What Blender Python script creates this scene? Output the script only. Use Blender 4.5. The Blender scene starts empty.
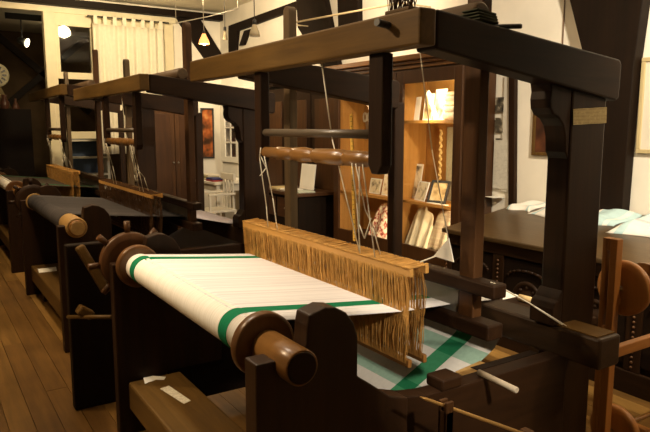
import bpy, math, random
from mathutils import Vector
random.seed(7)
S = bpy.context.scene
C = S.collection

# ------------------------------------------------------------ camera, world, lights, exposure
AZ, PT, FPX, EYE = math.radians(32.8), math.radians(8.04), 630.0, 1.6
cam_d = bpy.data.cameras.new('camera'); cam_d.sensor_width = 36; cam_d.lens = FPX / 650 * 36
cam = bpy.data.objects.new('camera', cam_d); C.objects.link(cam)
cam.location = (0, 0, EYE); cam.rotation_euler = (math.pi / 2 - PT, 0, -AZ)
S.camera = cam

w = bpy.data.worlds.new('world'); S.world = w; w.use_nodes = True
w.node_tree.nodes['Background'].inputs[0].default_value = (1.0, 0.80, 0.55, 1)
w.node_tree.nodes['Background'].inputs[1].default_value = 0.02

WARM = (1.0, 0.73, 0.43)
def spot(loc, target, power, angle, blend=0.6, size=0.06, color=WARM):
    d = bpy.data.lights.new('spot_light', 'SPOT'); d.energy = power; d.spot_size = math.radians(angle)
    d.spot_blend = blend; d.shadow_soft_size = size; d.color = color
    o = bpy.data.objects.new('spot_light', d); C.objects.link(o); o.location = loc
    o.rotation_euler = (Vector(target) - Vector(loc)).to_track_quat('-Z', 'Y').to_euler()
def area(loc, target, power, sx, sy, color=WARM):
    d = bpy.data.lights.new('area_light', 'AREA'); d.energy = power; d.shape = 'RECTANGLE'
    d.size = sx; d.size_y = sy; d.color = color
    o = bpy.data.objects.new('area_light', d); C.objects.link(o); o.location = loc
    o.rotation_euler = (Vector(target) - Vector(loc)).to_track_quat('-Z', 'Y').to_euler()

spot((0.45, 2.9, 3.2), (1.15, 2.4, 0.9), 135, 46, size=0.08, color=(1, .86, .69))   # ceiling spot over the white warp
spot((-0.8, 3.2, 3.3), (1.4, 2.6, 1.6), 230, 70, size=0.1)                          # on the looms' warp side
spot((2.7, 0.6, 3.3), (4.5, 2.9, 1.9), 680, 95, size=0.1, color=(1, .85, .64))      # on the right wall
spot((3.0, 5.2, 3.35), (4.5, 6.0, 3.0), 130, 110, size=0.1, color=(1, .78, .50))
spot((2.9, 7.4, 3.3), (4.5, 8.4, 2.6), 150, 95, size=0.1, color=(1, .76, .47))
spot((-0.6, 4.4, 3.3), (0.1, 4.0, 0.0), 150, 80, size=0.1, color=(1, .68, .34))     # floor of the aisle
spot((2.4, 8.2, 3.3), (2.7, 10.3, 2.5), 185, 100, size=0.1, color=(1, .77, .45))    # curtain and rear wall
spot((3.4, 8.6, 3.3), (4.2, 9.9, 1.2), 85, 70, size=0.1, color=(1, .84, .60))
spot((0.6, 8.4, 3.2), (0.9, 10.3, 3.3), 60, 80, size=0.1)  # added to brighten the cream header over the rear opening
spot((0.6, 7.2, 3.3), (1.5, 7.6, 1.0), 170, 80, size=0.1)
spot((0.4, 5.2, 3.3), (1.6, 5.6, 1.0), 170, 80, size=0.1)
spot((1.0, -1.4, 2.7), (1.85, 2.25, 0.42), 620, 17, size=0.08, color=(1, .84, .64), blend=.8)  # added to brighten the low woven cloth
spot((3.6, -0.2, 3.2), (2.8, 1.9, 0.8), 170, 46, size=0.08, color=(1, .72, .42))    # winding frame and chest
area((1.6, 4.5, 3.42), (1.6, 4.5, 0), 60, 3.0, 6.0, (1, .75, .46))

S.view_settings.view_transform = 'Standard'; S.view_settings.look = 'None'
S.view_settings.gamma = 1.0; S.view_settings.use_curve_mapping = False
S.view_settings.exposure = 0.0

# ------------------------------------------------------------ pixel -> direction, met with a surface
def P(px, py, X=None, Y=None, Z=None):
    ca, sa, cp, sp = math.cos(AZ), math.sin(AZ), math.cos(PT), math.sin(PT)
    r = Vector((ca, -sa, 0)); f = Vector((sa * cp, ca * cp, -sp)); u = Vector((sa * sp, ca * sp, cp))
    d = f + r * ((px - 325) / FPX) - u * ((py - 216) / FPX)
    t = X / d.x if X is not None else Y / d.y if Y is not None else (Z - EYE) / d.z
    return Vector((0, 0, EYE)) + d * t

# ------------------------------------------------------------ materials
MATS = {}
def base_mat(name, rough=0.6, spec=0.4):
    m = bpy.data.materials.new(name); m.use_nodes = True
    b = m.node_tree.nodes['Principled BSDF']
    b.inputs['Roughness'].default_value = rough
    b.inputs['Specular IOR Level'].default_value = spec
    return m, m.node_tree, b
def plain(name, col, rough=0.6, spec=0.4, var=0.12, scale=8, metal=0.0, bump=0.0, emit=0.0):
    if name in MATS: return MATS[name]
    m, nt, b = base_mat(name, rough, spec); b.inputs['Metallic'].default_value = metal
    tc = nt.nodes.new('ShaderNodeTexCoord'); n = nt.nodes.new('ShaderNodeTexNoise')
    n.inputs['Scale'].default_value = scale; n.inputs['Detail'].default_value = 4
    nt.links.new(tc.outputs['Object'], n.inputs['Vector'])
    r = nt.nodes.new('ShaderNodeValToRGB')
    r.color_ramp.elements[0].position = 0.3; r.color_ramp.elements[1].position = 0.7
    r.color_ramp.elements[0].color = tuple(c * (1 - var) for c in col) + (1,)
    r.color_ramp.elements[1].color = tuple(min(1, c * (1 + var)) for c in col) + (1,)
    nt.links.new(n.outputs['Fac'], r.inputs['Fac']); nt.links.new(r.outputs['Color'], b.inputs['Base Color'])
    if bump:
        bp = nt.nodes.new('ShaderNodeBump'); bp.inputs['Strength'].default_value = bump; bp.inputs['Distance'].default_value = 0.01
        nt.links.new(n.outputs['Fac'], bp.inputs['Height']); nt.links.new(bp.outputs['Normal'], b.inputs['Normal'])
    if emit:
        b.inputs['Emission Color'].default_value = col + (1,); b.inputs['Emission Strength'].default_value = emit
    MATS[name] = m; return m
def wood(name, dark, light, axis='y', rough=0.45, scale=14, spec=0.4, bump=0.15):
    key = name + axis
    if key in MATS: return MATS[key]
    m, nt, b = base_mat(key, rough, spec)
    tc = nt.nodes.new('ShaderNodeTexCoord'); mp = nt.nodes.new('ShaderNodeMapping')
    s = [1, 1, 1]; s['xyz'.index(axis)] = 0.07
    mp.inputs['Scale'].default_value = s
    oi = nt.nodes.new('ShaderNodeObjectInfo'); ad = nt.nodes.new('ShaderNodeVectorMath'); ad.operation = 'ADD'
    sc = nt.nodes.new('ShaderNodeVectorMath'); sc.operation = 'SCALE'; sc.inputs['Scale'].default_value = 9.0
    nt.links.new(oi.outputs['Random'], sc.inputs[0])
    nt.links.new(tc.outputs['Object'], mp.inputs['Vector'])
    nt.links.new(mp.outputs['Vector'], ad.inputs[0]); nt.links.new(sc.outputs['Vector'], ad.inputs[1])
    n = nt.nodes.new('ShaderNodeTexNoise'); n.inputs['Scale'].default_value = scale * 1.6
    n.inputs['Detail'].default_value = 6; n.inputs['Roughness'].default_value = 0.65; n.inputs['Distortion'].default_value = 0.6
    nt.links.new(ad.outputs['Vector'], n.inputs['Vector'])
    n2 = nt.nodes.new('ShaderNodeTexNoise'); n2.inputs['Scale'].default_value = 2.2; n2.inputs['Detail'].default_value = 3
    nt.links.new(tc.outputs['Object'], n2.inputs['Vector'])
    mx = nt.nodes.new('ShaderNodeMath'); mx.operation = 'MULTIPLY_ADD'; mx.inputs[1].default_value = 0.65
    ml = nt.nodes.new('ShaderNodeMath'); ml.operation = 'MULTIPLY'; ml.inputs[1].default_value = 0.35
    nt.links.new(n2.outputs['Fac'], ml.inputs[0])
    nt.links.new(n.outputs['Fac'], mx.inputs[0]); nt.links.new(ml.outputs[0], mx.inputs[2])
    r = nt.nodes.new('ShaderNodeValToRGB')
    r.color_ramp.elements[0].position = 0.32; r.color_ramp.elements[1].position = 0.68
    r.color_ramp.elements[0].color = dark + (1,); r.color_ramp.elements[1].color = light + (1,)
    nt.links.new(mx.outputs[0], r.inputs['Fac']); nt.links.new(r.outputs['Color'], b.inputs['Base Color'])
    bp = nt.nodes.new('ShaderNodeBump'); bp.inputs['Strength'].default_value = bump; bp.inputs['Distance'].default_value = 0.004
    nt.links.new(n.outputs['Fac'], bp.inputs['Height']); nt.links.new(bp.outputs['Normal'], b.inputs['Normal'])
    MATS[key] = m; return m
def threads(name, c1, c2, freq, axis='y', rough=0.85):
    """cloth whose threads run side by side along an axis"""
    if name in MATS: return MATS[name]
    m, nt, b = base_mat(name, rough, 0.15)
    tc = nt.nodes.new('ShaderNodeTexCoord'); mp = nt.nodes.new('ShaderNodeMapping')
    s = [0.25, 0.25, 0.25]; s['xyz'.index(axis)] = freq; mp.inputs['Scale'].default_value = s
    nt.links.new(tc.outputs['Object'], mp.inputs['Vector'])
    n = nt.nodes.new('ShaderNodeTexNoise'); n.inputs['Scale'].default_value = 1; n.inputs['Detail'].default_value = 3
    nt.links.new(mp.outputs['Vector'], n.inputs['Vector'])
    r = nt.nodes.new('ShaderNodeValToRGB')
    r.color_ramp.elements[0].position = 0.35; r.color_ramp.elements[1].position = 0.6
    r.color_ramp.elements[0].color = c1 + (1,); r.color_ramp.elements[1].color = c2 + (1,)
    nt.links.new(n.outputs['Fac'], r.inputs['Fac']); nt.links.new(r.outputs['Color'], b.inputs['Base Color'])
    bp = nt.nodes.new('ShaderNodeBump'); bp.inputs['Strength'].default_value = 0.2; bp.inputs['Distance'].default_value = 0.002
    nt.links.new(n.outputs['Fac'], bp.inputs['Height']); nt.links.new(bp.outputs['Normal'], b.inputs['Normal'])
    MATS[name] = m; return m
def lines_mat(name, paper, ink, freq, axis='z', thresh=0.5, blot=3.0):
    """paper with faint printed rows"""
    if name in MATS: return MATS[name]
    m, nt, b = base_mat(name, 0.7, 0.2)
    tc = nt.nodes.new('ShaderNodeTexCoord')
    wv = nt.nodes.new('ShaderNodeTexWave'); wv.bands_direction = axis.upper(); wv.inputs['Scale'].default_value = freq
    wv.inputs['Distortion'].default_value = 0.0
    n = nt.nodes.new('ShaderNodeTexNoise'); n.inputs['Scale'].default_value = blot; n.inputs['Detail'].default_value = 2
    nt.links.new(tc.outputs['Object'], wv.inputs['Vector']); nt.links.new(tc.outputs['Object'], n.inputs['Vector'])
    mu = nt.nodes.new('ShaderNodeMath'); mu.operation = 'MULTIPLY'
    nt.links.new(wv.outputs['Fac'], mu.inputs[0]); nt.links.new(n.outputs['Fac'], mu.inputs[1])
    r = nt.nodes.new('ShaderNodeValToRGB')
    r.color_ramp.elements[0].position = thresh - 0.12; r.color_ramp.elements[1].position = thresh
    r.color_ramp.elements[0].color = paper + (1,); r.color_ramp.elements[1].color = ink + (1,)
    nt.links.new(mu.outputs[0], r.inputs['Fac']); nt.links.new(r.outputs['Color'], b.inputs['Base Color'])
    MATS[name] = m; return m
def blotch(name, cols, scale=12, rough=0.6, detail=2):
    """flat print or woven figure: a few colours in patches"""
    if name in MATS: return MATS[name]
    m, nt, b = base_mat(name, rough, 0.2)
    tc = nt.nodes.new('ShaderNodeTexCoord'); n = nt.nodes.new('ShaderNodeTexNoise')
    n.inputs['Scale'].default_value = scale; n.inputs['Detail'].default_value = detail
    nt.links.new(tc.outputs['Object'], n.inputs['Vector'])
    r = nt.nodes.new('ShaderNodeValToRGB'); r.color_ramp.interpolation = 'LINEAR'
    e = r.color_ramp.elements
    for i, c in enumerate(cols):
        pos = 0.3 + 0.4 * i / (len(cols) - 1)
        el = e[i] if i < 2 else e.new(pos)
        el.position = pos; el.color = c + (1,)
    nt.links.new(n.outputs['Fac'], r.inputs['Fac']); nt.links.new(r.outputs['Color'], b.inputs['Base Color'])
    MATS[name] = m; return m
def glass(name='glass_pane'):
    if name in MATS: return MATS[name]
    m = bpy.data.materials.new(name); m.use_nodes = True; nt = m.node_tree; nt.nodes.clear()
    o = nt.nodes.new('ShaderNodeOutputMaterial'); mx = nt.nodes.new('ShaderNodeMixShader')
    t = nt.nodes.new('ShaderNodeBsdfTransparent'); g = nt.nodes.new('ShaderNodeBsdfGlossy'); g.inputs['Roughness'].default_value = 0.03
    fr = nt.nodes.new('ShaderNodeLayerWeight'); pw_ = nt.nodes.new('ShaderNodeMath'); pw_.operation = 'POWER'; pw_.inputs[1].default_value = 4.0
    ma = nt.nodes.new('ShaderNodeMath'); ma.operation = 'MULTIPLY_ADD'; ma.inputs[1].default_value = .5; ma.inputs[2].default_value = .025
    nt.links.new(fr.outputs['Facing'], pw_.inputs[0]); nt.links.new(pw_.outputs[0], ma.inputs[0])
    nt.links.new(ma.outputs[0], mx.inputs[0]); nt.links.new(t.outputs[0], mx.inputs[1]); nt.links.new(g.outputs[0], mx.inputs[2])
    nt.links.new(mx.outputs[0], o.inputs[0]); MATS[name] = m; return m

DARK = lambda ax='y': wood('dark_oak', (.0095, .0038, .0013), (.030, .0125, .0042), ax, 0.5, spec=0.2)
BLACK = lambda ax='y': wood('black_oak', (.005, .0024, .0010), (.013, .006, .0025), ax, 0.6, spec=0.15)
MID = lambda ax='y': wood('brown_oak', (.068, .035, .0075), (.150, .081, .018), ax, 0.5, spec=0.3)
RUST = lambda ax='z': wood('red_brown_oak', (.036, .015, .005), (.095, .040, .012), ax, 0.45, spec=0.3)
TURN = lambda ax='y': wood('turned_beech', (.13, .056, .013), (.28, .135, .036), ax, 0.28, spec=0.45)
ORANGE = lambda ax='z': wood('orange_beech', (.26, .105, .026), (.46, .20, .052), ax, 0.4)
PINE = lambda ax='y': wood('yellow_pine', (.40, .20, .045), (.66, .36, .10), ax, 0.45)
CABW = lambda ax='z': wood('cabinet_wood', (.030, .012, .0045), (.075, .031, .0105), ax, 0.35)
CABI = lambda ax='z': wood('cabinet_inside', (.34, .16, .035), (.50, .25, .06), ax, 0.5)
CREAM = plain('cream_paint', (.80, .72, .50), 0.5, 0.4, 0.05)
WHITE = plain('white_paint', (.80, .76, .64), 0.5, 0.4, 0.04)
PLASTER = plain('plaster', (.80, .76, .66), 0.9, 0.2, 0.05, 3, bump=0.2)
PAPER = plain('white_paper', (.86, .84, .76), 0.8, 0.2, 0.03)
CORD = plain('white_cord', (.70, .65, .52), 0.8, 0.2, 0.1)
METAL = plain('dark_metal', (.03, .03, .03), 0.35, 0.5, 0.2)
STEEL = plain('steel', (.45, .43, .38), 0.3, 0.5, 0.1, metal=0.8)
GREEN = threads('green_thread', (.000, .12, .045), (.008, .20, .085), 300)
WARPW = threads('white_warp', (.58, .57, .59), (.86, .85, .85), 130)
WOUND = threads('wound_white', (.74, .71, .62), (.88, .85, .77), 260)
CLOTHW = plain('woven_white', (.78, .76, .72), 0.9, 0.1, 0.04, 40)
PALEG = plain('woven_pale_green', (.36, .55, .45), 0.9, 0.1, 0.06, 40)
MIDG = plain('woven_green', (.06, .30, .15), 0.9, 0.1, 0.08, 40)
DEEPG = plain('woven_deep_green', (.02, .20, .09), 0.9, 0.1, 0.08, 40)
STRING = plain('heddle_string', (.50, .275, .075), 0.8, 0.2, 0.25, 25)

# ------------------------------------------------------------ mesh builder
class MB:
    def __init__(s): s.v = []; s.f = []; s.m = []; s.sm = []
    def add(s, vs, fs, mi=0, smooth=False):
        o = len(s.v); s.v += [Vector(p) for p in vs]
        for f in fs: s.f.append([i + o for i in f]); s.m.append(mi); s.sm.append(smooth)
        return s
    def box(s, a, b, mi=0):
        x0, y0, z0 = (min(a[i], b[i]) for i in range(3)); x1, y1, z1 = (max(a[i], b[i]) for i in range(3))
        return s.add([(x0,y0,z0),(x1,y0,z0),(x1,y1,z0),(x0,y1,z0),(x0,y0,z1),(x1,y0,z1),(x1,y1,z1),(x0,y1,z1)],
                     [(0,3,2,1),(4,5,6,7),(0,1,5,4),(1,2,6,5),(2,3,7,6),(3,0,4,7)], mi)
    def bar(s, p0, p1, wd, th, up=(0,0,1), mi=0):
        """square bar from p0 to p1; th is measured along up"""
        p0, p1 = Vector(p0), Vector(p1); d = (p1 - p0).normalized(); u = Vector(up)
        r = d.cross(u).normalized(); u = r.cross(d).normalized(); r *= wd / 2; u *= th / 2
        vs = [p + a * r + b * u for p in (p0, p1) for a, b in ((-1,-1),(1,-1),(1,1),(-1,1))]
        return s.add(vs, [(3,2,1,0),(4,5,6,7),(0,1,5,4),(1,2,6,5),(2,3,7,6),(3,0,4,7)], mi)
    def prism(s, pts, axis, a, b, mi=0):
        """polygon (two other axes, in xyz order) pushed from a to b along axis"""
        def mk(p, t):
            return {'x': (t, p[0], p[1]), 'y': (p[0], t, p[1]), 'z': (p[0], p[1], t)}[axis]
        n = len(pts); vs = [mk(p, a) for p in pts] + [mk(p, b) for p in pts]
        fs = [list(range(n)), list(range(2 * n - 1, n - 1, -1))] + [(i, i + n, (i + 1) % n + n, (i + 1) % n) for i in range(n)]
        return s.add(vs, fs, mi)
    def lathe(s, p0, p1, prof, n=24, mi=0, mats=None):
        """prof: list of (t along p0->p1 in metres, radius)"""
        p0, p1 = Vector(p0), Vector(p1); d = (p1 - p0).normalized()
        a = d.cross(Vector((0, 0, 1)) if abs(d.z) < .9 else Vector((1, 0, 0))).normalized(); b = d.cross(a)
        rings = []; vs = []
        for t, r in prof:
            for i in range(n):
                an = 2 * math.pi * i / n
                vs.append(p0 + d * t + (a * math.cos(an) + b * math.sin(an)) * r)
        o = len(s.v); s.v += vs
        for k in range(len(prof) - 1):
            for i in range(n):
                s.f.append([o + k*n + i, o + k*n + (i+1) % n, o + (k+1)*n + (i+1) % n, o + (k+1)*n + i])
                s.m.append(mats[k] if mats else mi); s.sm.append(True)
        for k, rev in ((0, True), (len(prof) - 1, False)):
            f = [o + k*n + i for i in range(n)]
            s.f.append(f[::-1] if rev else f); s.m.append(mats[min(k, len(mats)-1)] if mats else mi); s.sm.append(False)
        return s
    def cyl(s, p0, p1, r, n=16, mi=0, r1=None):
        L = (Vector(p1) - Vector(p0)).length
        return s.lathe(p0, p1, [(0, r), (L, r if r1 is None else r1)], n, mi)
    def tube(s, pts, r, n=6, mi=0):
        for a, b in zip(pts, pts[1:]):
            if (Vector(a) - Vector(b)).length > 1e-5: s.cyl(a, b, r, n, mi)
        return s
    def build(s, name, mats, parent=None, bevel=0.0, kind=None, label=None):
        me = bpy.data.meshes.new(name)
        off = Vector((0, 0, 0))
        if parent is not None:
            q = parent
            while q.parent: q = q.parent
            off = Vector(q.location)
        elif getattr(s, 'origin', None) is not None: off = Vector(s.origin)
        me.from_pydata([v - off for v in s.v], [], s.f)
        for m in (mats if isinstance(mats, (list, tuple)) else [mats]): me.materials.append(m)
        me.polygons.foreach_set('material_index', s.m); me.polygons.foreach_set('use_smooth', s.sm); me.update()
        o = bpy.data.objects.new(name, me); C.objects.link(o)
        if parent is not None: o.parent = parent
        elif off.length: o.location = off
        if bevel:
            b = o.modifiers.new('bevel', 'BEVEL'); b.width = bevel; b.segments = 2; b.limit_method = 'ANGLE'; b.angle_limit = math.radians(40)
        if kind: o['kind'] = kind
        if label: o['label'] = label
        return o
def thing(name, label, cat, loc, group=None):
    o = bpy.data.objects.new(name, None); C.objects.link(o); o.location = loc; o.empty_display_size = 0.1
    o['label'] = label; o['category'] = cat
    if group: o['group'] = group
    return o
def tag(o, label, cat, group=None):
    o['label'] = label; o['category'] = cat
    if group: o['group'] = group
    return o
def single(mb, name, mats, label, cat, origin, group=None, bevel=0.0):
    mb.origin = origin
    return tag(mb.build(name, mats, None, bevel), label, cat, group)
def struct(mb, name, mats, parent=None, bevel=0.0):
    o = mb.build(name, mats, parent, bevel)
    if parent is None: o['kind'] = 'structure'
    return o

# ------------------------------------------------------------ the room
XW, YB, ZC = 4.5, 10.3, 3.52           # right wall, rear wall, ceiling
XL, YN = -3.2, -2.2
flr = struct(MB().box((XL, YN, -0.1), (XW + .1, 14.6, -0.022)), 'floor', BLACK('y'))
fm = [wood('floor_plank_%d' % k, d, l, 'y', 0.42, 10, 0.35) for k, (d, l) in enumerate([
    ((.105, .054, .013), (.27, .148, .040)), ((.075, .036, .009), (.21, .110, .029)), ((.14, .074, .018), (.33, .185, .052))])]
pw, xx, row = 0.125, XL, 0
plank_me = {}
while xx < XW - 0.02:
    y = YN - random.random() * 2.5
    while y < YB:
        L = random.choice((3.2, 4.0, 4.8)); y0 = max(y, YN); y1 = min(y + L, YB + .2)
        if y1 - y0 > 0.1 and (xx > -0.9 or True):
            x1 = min(xx + pw, XW)
            mb = MB().box((xx + .0015, y0 + .0015, -.022), (x1 - .0015, y1 - .0015, random.uniform(-.0012, .0012)))
            mb.build('plank', fm[random.randrange(3)], flr)
        y += L
    xx += pw
struct(MB().box((XL, YN, ZC), (XW + .1, 14.6, ZC + .1)), 'ceiling', plain('ceiling_paint', (.78, .72, .58), .9, .2, .04))
struct(MB().box((XW, YN, 0), (XW + .1, 14.6, ZC)), 'wall_right', PLASTER)
struct(MB().box((XL - .1, YN, 0), (XL, 14.6, ZC)), 'wall_left', PLASTER)
struct(MB().box((XL, YN - .1, 0), (XW, YN, ZC)), 'wall_front', PLASTER)
# rear wall: plaster right of the glazed opening and a strip over it
struct(MB().box((3.62, YB, 0), (XW, YB + .12, ZC)).box((XL, YB, 3.36), (3.62, YB + .12, ZC)), 'wall_back', PLASTER)
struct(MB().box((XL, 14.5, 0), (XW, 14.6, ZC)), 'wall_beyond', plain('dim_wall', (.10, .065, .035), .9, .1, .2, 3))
# timbers: plate along the rear wall and ceiling beams
struct(MB().box((XL, YB - .16, 3.37), (XW, YB, 3.47)), 'trim_1', BLACK('x'), bevel=.01)
struct(MB().box((XL, YB - .03, 3.28), (3.75, YB + .1, 3.36)), 'trim_2', CREAM, bevel=.006)
def wall_poly(name, pts, X=None, Y=None, th=0.05, mat=None):
    """timber let into a wall, outlined on that wall"""
    mb = MB()
    if X is not None:
        q = [P(a, b, X=X) for a, b in pts]; mb.prism([(p.y, p.z) for p in q], 'x', X - th, X + .02)
    else:
        q = [P(a, b, Y=Y) for a, b in pts]; mb.prism([(p.x, p.z) for p in q], 'y', Y - th, Y + .02)
    return struct(mb, name, mat or BLACK('z'), bevel=.006)
wall_poly('trim_3', [(570,-28),(655,-28),(641,70),(629,215),(592,215),(596,120),(592,60)], X=XW, th=.10)
wall_poly('trim_4', [(299,-28),(324,-28),(345,78),(328,70),(302,28)], X=XW, th=.07)
wall_poly('trim_5', [(341,-28),(362,-28),(363,32),(343,36)], X=XW, th=.07)
wall_poly('trim_6', [(231,26),(300,1),(300,9),(240,31),(238,54),(231,54)], X=XW, th=.05)
wall_poly('trim_7', [(246,31),(252,29),(246,45),(241,46)], X=XW, th=.04)
wall_poly('trim_8', [(172,14),(196,14),(222,56),(222,62),(206,62)], Y=YB, th=.05)
wall_poly('trim_9', [(511.5,60),(518,60),(517,205),(511,205)], X=XW, th=.04, mat=DARK('z'))
# glazed partition: cream posts, sashes, panes, sill rail
win = struct(MB().box((1.70, YB - .05, 0), (1.86, YB + .1, 3.28)).box((3.48, YB - .05, 0), (3.66, YB + .1, 3.28)), 'window_1', CREAM, bevel=.006)
MB().box((1.86, YB - .02, 3.10), (3.48, YB + .06, 3.28)).box((1.86, YB - .02, 2.32), (2.42, YB + .06, 2.42)).box((2.36, YB - .02, 2.42), (2.44, YB + .06, 3.10)).box((1.86, YB - .02, 2.42), (1.91, YB + .06, 3.10)).build('sash_frame', CREAM, win, .005)
MB().box((1.91, YB + .012, 2.42), (2.36, YB + .022, 3.10)).build('pane', glass(), win)
MB().box((2.44, YB + .012, 2.42), (3.48, YB + .022, 3.10)).build('pane', glass(), win)
MB().box((1.86, YB - .03, 1.42), (3.48, YB + .08, 1.53)).build('sill_rail', CREAM, win, .005)
# room beyond: slope of an attic wall, brace, dim lamps
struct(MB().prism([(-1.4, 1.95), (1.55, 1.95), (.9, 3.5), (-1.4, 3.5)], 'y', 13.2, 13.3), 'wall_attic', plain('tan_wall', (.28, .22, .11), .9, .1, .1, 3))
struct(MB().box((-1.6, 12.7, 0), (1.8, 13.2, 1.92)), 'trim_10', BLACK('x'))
struct(MB().bar((1.4, 13.9, 1.9), (3.1, 13.9, 3.4), .1, .12).bar((3.1, 13.9, 1.9), (1.4, 13.9, 3.4), .1, .12), 'trim_11', BLACK('x'))

# curtain with loops on a rod
def curtain():
    t = thing('curtain', 'white tab-top curtain hanging in folds over the glazed partition', 'curtain', (2.92, YB - .14, 0))
    x0, x1, zt, zb = 2.37, 3.46, 3.16, 1.18
    nx, nz = 120, 10; vs = []; fs = []
    for j in range(nz + 1):
        v = j / nz; z = zt + (zb - zt) * v
        for i in range(nx + 1):
            u = i / nx
            d = .028 * math.sin(u * 2 * math.pi * 9 + .6 * math.sin(u * 7)) * (.45 + .55 * v) + .012 * math.sin(u * 41 + 3 * v)
            vs.append((x0 + (x1 - x0) * u, YB - .14 + d, z - .012 * abs(math.sin(u * math.pi * 7)) * (1 - v)))
    for j in range(nz):
        for i in range(nx):
            a = j * (nx + 1) + i; fs.append((a, a + 1, a + nx + 2, a + nx + 1))
    o = MB().add(vs, fs, 0, True).build('drape', plain('curtain_cloth', (.82, .77, .62), .9, .1, .04, 20), t)
    sl = o.modifiers.new('thick', 'SOLIDIFY'); sl.thickness = .003
    for k in range(8):
        x = x0 + .04 + k * (x1 - x0 - .08) / 7
        MB().box((x - .028, YB - .165, 3.14), (x + .028, YB - .161, 3.275)).box((x - .028, YB - .119, 3.14), (x + .028, YB - .115, 3.275)).box((x - .028, YB - .165, 3.27), (x + .028, YB - .115, 3.275)).build('tab', MATS['curtain_cloth'], t)
    MB().cyl((2.3, YB - .14, 3.255), (3.56, YB - .14, 3.255), .012, 10).cyl((2.32, YB - .14, 3.255), (2.32, YB - .03, 3.255), .008, 8).cyl((3.54, YB - .14, 3.255), (3.54, YB - .03, 3.255), .008, 8).build('rod', METAL, t)
curtain()

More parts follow.
